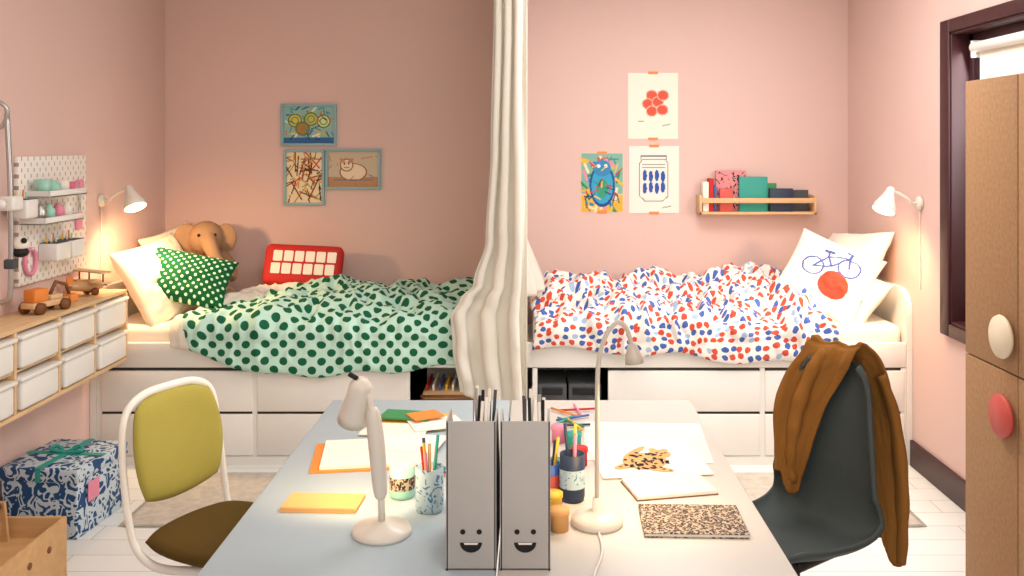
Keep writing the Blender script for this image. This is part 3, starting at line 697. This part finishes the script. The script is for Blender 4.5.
# magazine files
def mfile(x0,smile=True):
    b=MB('magazine_file'); w=.104; y0,y1=1.915,2.165; h=.309; t=.004
    side=[(y0,0),(y1,0),(y1,.13),(y0+.15,.25),(y0+.09,h),(y0,h)]
    for xx in (x0,x0+w-t): b.prism(side,t,'file',X=Matrix(((0,0,1,xx),(1,0,0,0),(0,1,0,ZD+.001),(0,0,0,1))))
    b.box((x0,y0,ZD+.001),(x0+w,y0+t,ZD+h),'file',.0015); b.box((x0,y0,ZD+.001),(x0+w,y1,ZD+.005),'file'); b.box((x0,y1-t,ZD+.001),(x0+w,y1,ZD+.13),'file')
    cx=x0+w/2; X=frame((cx,y0-.0008,ZD+.065),(0,-1,0),(0,0,1))
    for sx in (-.017,.017):
        b.poly([(sx+.0055*math.cos(t_*PI/10),.016+.0055*math.sin(t_*PI/10)) for t_ in range(20)],'black',X=X)
    b.poly([(.023*math.cos(PI+t_*PI/16),-.006+.021*math.sin(PI+t_*PI/16)) for t_ in range(17)],'black',X=X)
    b.poly([(-.015,-.0065),(.015,-.0065),(.013,-.0105),(-.013,-.0105)],'offwhite',X=X,z=.0004)
    for i in range(6):
        b.box((x0+.01+i*.014,y0+.012,ZD+.006),(x0+.019+i*.014,y1-.02,ZD+.20+.012*(i%3)),['offwhite','paper','navy','paper','coral','paper'][i])
    R2=random.Random(int(x0*1000))
    for i in range(11):
        px=x0+.050+R2.uniform(-.0,.042); py=y0+.03+R2.uniform(0,.05); a=R2.uniform(-.010,.012)
        b.tube([(px,py,ZD+.2),(px+a,py,ZD+h+.025+R2.uniform(0,.03))],.0035,['greyd','offwhite','black','offwhite','steel'][i%5],8)
    b.done()
mfile(-.178); mfile(-.066)

# lamps on desk
b=MB('desk_lamp'); b.M=T(-.340,2.10,ZD)
b.lathe([(0,0),(.066,0),(.068,.006),(.064,.014),(.03,.020),(.018,.028),(0,.03)],'lampw')
b.tube([(.0,0,.02),(-.002,0,.10)],.008,'lampw',12)
b.tube([(-.001,0,.08),(-.004,0,.10),(-.012,0,.20),(-.020,0,.27),(-.022,0,.285)],[.010,.016,.019,.016,.009],'lampw',18,sm=4)
b.tube([(-.022,0,.27),(-.03,0,.31),(-.04,.01,.325)],.007,'lampw',10,sm=3)
X=frame((-.046,.0,.345),(-.25,.35,-.9),(0,1,0)); b.lathe([(0,-.006),(.018,0),(.026,.012),(.028,.05),(.034,.09),(.036,.112),(.033,.112),(.03,.09),(.02,.04),(0,.035)],'lampw',X=X)
b.ell((0,0,.07),(.016,.016,.02),'inlamp',X=X); b.tube([(-.055,.0,.35),(-.075,.0,.362)],.006,'dark',8)
b.done()
def spot(loc,to,e,size=110,r=.03,col=(1,.70,.38),name='bulb_light'):
    l=bpy.data.lights.new(name,'SPOT'); l.energy=e; l.color=col; l.spot_size=math.radians(size); l.spot_blend=1; l.shadow_soft_size=r
    o=bpy.data.objects.new(name,l); sc.collection.objects.link(o); o.location=loc; o.rotation_euler=(Vector(to)-Vector(loc)).to_track_quat('-Z','Y').to_euler()
spot((-.415,2.145,.965),(-.42,2.7,ZD),9.0,150,name='desk_bulb_light')
b=MB('gooseneck_lamp'); b.M=T(.151,2.153,ZD)
b.lathe([(0,0),(.058,0),(.061,.008),(.058,.018),(.035,.024),(.012,.034),(.010,.06),(0,.062)],'lampw')
b.tube([(0,0,.03),(.0,0,.18),(.001,0,.33),(.006,0,.39),(.022,0,.44),(.048,0,.468),(.068,0,.455),(.078,0,.425),(.081,0,.41)],.0055,'lampg',12,sm=6)
X=frame((.081,0,.418),(.12,-.05,-1),(0,1,0)); b.lathe([(0,-.004),(.010,0),(.013,.010),(.018,.025),(.022,.045),(.020,.045),(.011,.02),(0,.018)],'lampg',X=X); b.ell((0,0,.032),(.010,.010,.012),'inlamp',X=X)
b.tube([(.0,-.06,.004),(.0,-.16,.004),(-.03,-.3,.004),(-.02,-.42,.004)],.003,'bin',6,sm=5)
b.done()
spot((.236,2.15,1.09),(.26,2.40,ZD),8.0,150,name='desk_bulb_light')

# stationery
def sheet(name,parts):
    b=MB(name)
    for (x,y,w,h,rot,z0,th,k) in parts: b.box((-w/2,-h/2,0),(w/2,h/2,th),k,0,X=T(x,y,ZD+z0,rot))
    return b.done()
sheet('notepad',[(-.51,2.265,.185,.10,-3,.0005,.010,'orangepad'),(-.51,2.265,.18,.096,-3,.0106,.001,'orangepad')])
sheet('sketchbook',[(-.45,2.62,.33,.24,8,.0005,.004,'orange'),(-.435,2.63,.31,.23,8,.0046,.008,'paper'),(-.36,2.70,.20,.15,-10,.0130,.002,'offwhite')])
sheet('loose_papers',[(-.36,2.93,.24,.16,10,.0005,.003,'yellow'),(-.42,2.85,.2,.12,-5,.004,.003,'paper'),(-.30,2.90,.16,.12,20,.008,.003,'offwhite'),(-.40,2.97,.16,.09,-10,.012,.006,'green'),(-.34,2.95,.10,.08,30,.0185,.004,'orange')])
sheet('drawing_paper',[(.335,2.75,.36,.36,-4,.0005,.002,'paper'),(.32,2.60,.30,.30,6,.003,.002,'offwhite')])
sheet('notebook',[(.350,2.375,.21,.13,12,.0027,.008,'paper'),(.350,2.375,.215,.135,12,.0005,.002,'brown')])
sheet('leopard_print_notebook',[(.372,2.158,.23,.165,-2,.0025,.006,'paper'),(.372,2.158,.235,.17,-2,.0005,.002,'leopard'),(.372,2.158,.235,.17,-2,.0086,.002,'leopard')])
b=MB('leopard_cutout'); 
cpos=T(.312,2.565,ZD)@Matrix.Diagonal((1.1,1.3,1,1)); R3=random.Random(5)
def cp2(cx,cy,rx,ry,k,z,a0=0): 
    b.poly([(cx+rx*math.cos(t*PI/12)*math.cos(a0)-ry*math.sin(t*PI/12)*math.sin(a0),cy+rx*math.cos(t*PI/12)*math.sin(a0)+ry*math.sin(t*PI/12)*math.cos(a0)) for t in range(24)],k,X=cpos,z=z)
cp2(0,0,.058,.050,'orangepad',.0060,.4); cp2(.045,.045,.028,.026,'orangepad',.0063); cp2(.03,.072,.01,.01,'orangepad',.0064); cp2(.06,.068,.01,.01,'orangepad',.0064)
cp2(-.05,-.03,.035,.014,'orangepad',.0065,.5); cp2(.03,-.05,.035,.013,'orangepad',.0065,-.3); cp2(-.02,.055,.05,.01,'orangepad',.0065,.9)
for i in range(52): 
    a=R3.uniform(0,2*PI); r=.058*math.sqrt(R3.uniform(0,1)); x,y=r*math.cos(a),r*.9*math.sin(a); cp2(x,y,R3.uniform(.004,.008),R3.uniform(.003,.005),'black',.0070,R3.uniform(0,3))
for x,y in ((.05,.045),(.038,.05),(.06,.05),(.045,.032),(-.05,-.03),(-.065,-.038),(-.035,-.025),(.04,-.052),(.02,-.045),(.055,-.058)): cp2(x,y,.005,.003,'black',.0071,.5)
b.done()
def cup(name,x,y,r,h,k,tools,band=None):
    b=MB(name); b.lathe([(0,0),(r*.92,0),(r,h*.1),(r,h),(r*.93,h),(r*.9,h*.1),(0,h*.1)],k,X=T(x,y,ZD+.0005))
    if band: b.lathe([(r+.0008,h*.3),(r+.001,h*.7)],band,X=T(x,y,ZD))
    R4=random.Random(int(x*977))
    for i in range(tools):
        a=R4.uniform(0,2*PI); q=r*.55; b.tube([(x+q*.3*math.cos(a),y+q*.3*math.sin(a),ZD+h*.15),(x+q*1.5*math.cos(a),y+q*1.5*math.sin(a),ZD+h+R4.uniform(.03,.075))],.004,['yellow','red','teal','navy','orange','green','pink','ply'][(i*3)%8],8)
    b.done()
cup('pencil_cup',-.325,2.32,.031,.078,'mint',0,'leopard'); cup('pencil_cup',-.247,2.235,.034,.105,'bluepat',7)
cup('paint_jar',.10,2.30,.031,.115,'navy',3,'bluepat'); cup('paint_jar',.045,2.32,.026,.085,'blue',2,'coral')
b=MB('paint_pots')
for x,y,k in ((.05,2.22,'yellow'),(.062,2.12,'orangepad'),(.06,2.45,'green'),(.13,2.55,'red'),(.12,2.68,'teal'),(.08,2.75,'pink')):
    b.lathe([(0,0),(.022,0),(.022,.035),(.024,.037),(.024,.048),(0,.049)],k,X=T(x,y,ZD+.0005))
b.done()
b=MB('coloured_pencils'); R5=random.Random(2)
for i in range(8):
    x=.10+R5.uniform(0,.05);y=2.82+R5.uniform(0,.25);a=R5.uniform(0,PI); L=.06
    b.tube([(x-L*math.cos(a)/1,y-L*math.sin(a),ZD+.008),(x+L*math.cos(a),y+L*math.sin(a),ZD+.008)],.004,['red','orange','yellow','blue','green','pink','navy','teal'][i],6)
for i in range(5):
    x=-.30+R5.uniform(0,.04);y=2.43+R5.uniform(0,.05);a=R5.uniform(0.3,1.2)
    b.tube([(x-.05*math.cos(a),y-.05*math.sin(a),ZD+.005),(x+.05*math.cos(a),y+.05*math.sin(a),ZD+.005)],.004,['red','orange','yellow','blue','green'][i],6)
b.done()

# ---------------------------------------------------------------- camera & lights
cam=bpy.data.cameras.new('camera'); co=bpy.data.objects.new('camera',cam); sc.collection.objects.link(co)
co.location=(0,0,1.61); co.rotation_euler=(PI/2,0,0); cam.sensor_width=36; cam.lens=36*927/1024; cam.shift_x=-20/1024; cam.shift_y=-143/1024
sc.camera=co
def area(loc,to,e,sx,sy,col=(1,.95,.9),name='front_fill'):
    l=bpy.data.lights.new(name,'AREA'); l.shape='RECTANGLE'; l.size=sx; l.size_y=sy; l.energy=e; l.color=col
    o=bpy.data.objects.new(name,l); sc.collection.objects.link(o); o.location=loc; o.rotation_euler=(Vector(to)-Vector(loc)).to_track_quat('-Z','Y').to_euler()
area((.8,-.6,2.3),(.1,4.4,.7),46,2.0,1.2,(1,.985,.95))  # soft fill added behind the camera, no real lamp there
area((.7,3.8,2.7),(.7,3.8,0),46,1.1,1.1,(1,.98,.94),'overhead_fill')  # added overhead fill, kept right so the curtain shades the left side
area((-.9,2.6,2.7),(-.9,2.6,0),12,.9,.9,(1,.98,.94),'overhead_fill')  # weaker overhead fill added on the left, no fixture modelled
area((XR+.05,3.75,1.5),(0,4.4,.9),24,.8,1.1,(.97,.98,1),'window_light')
w=bpy.data.worlds.new('world'); sc.world=w; w.use_nodes=True; w.node_tree.nodes['Background'].inputs[0].default_value=(1,.98,.95,1); w.node_tree.nodes['Background'].inputs[1].default_value=.40
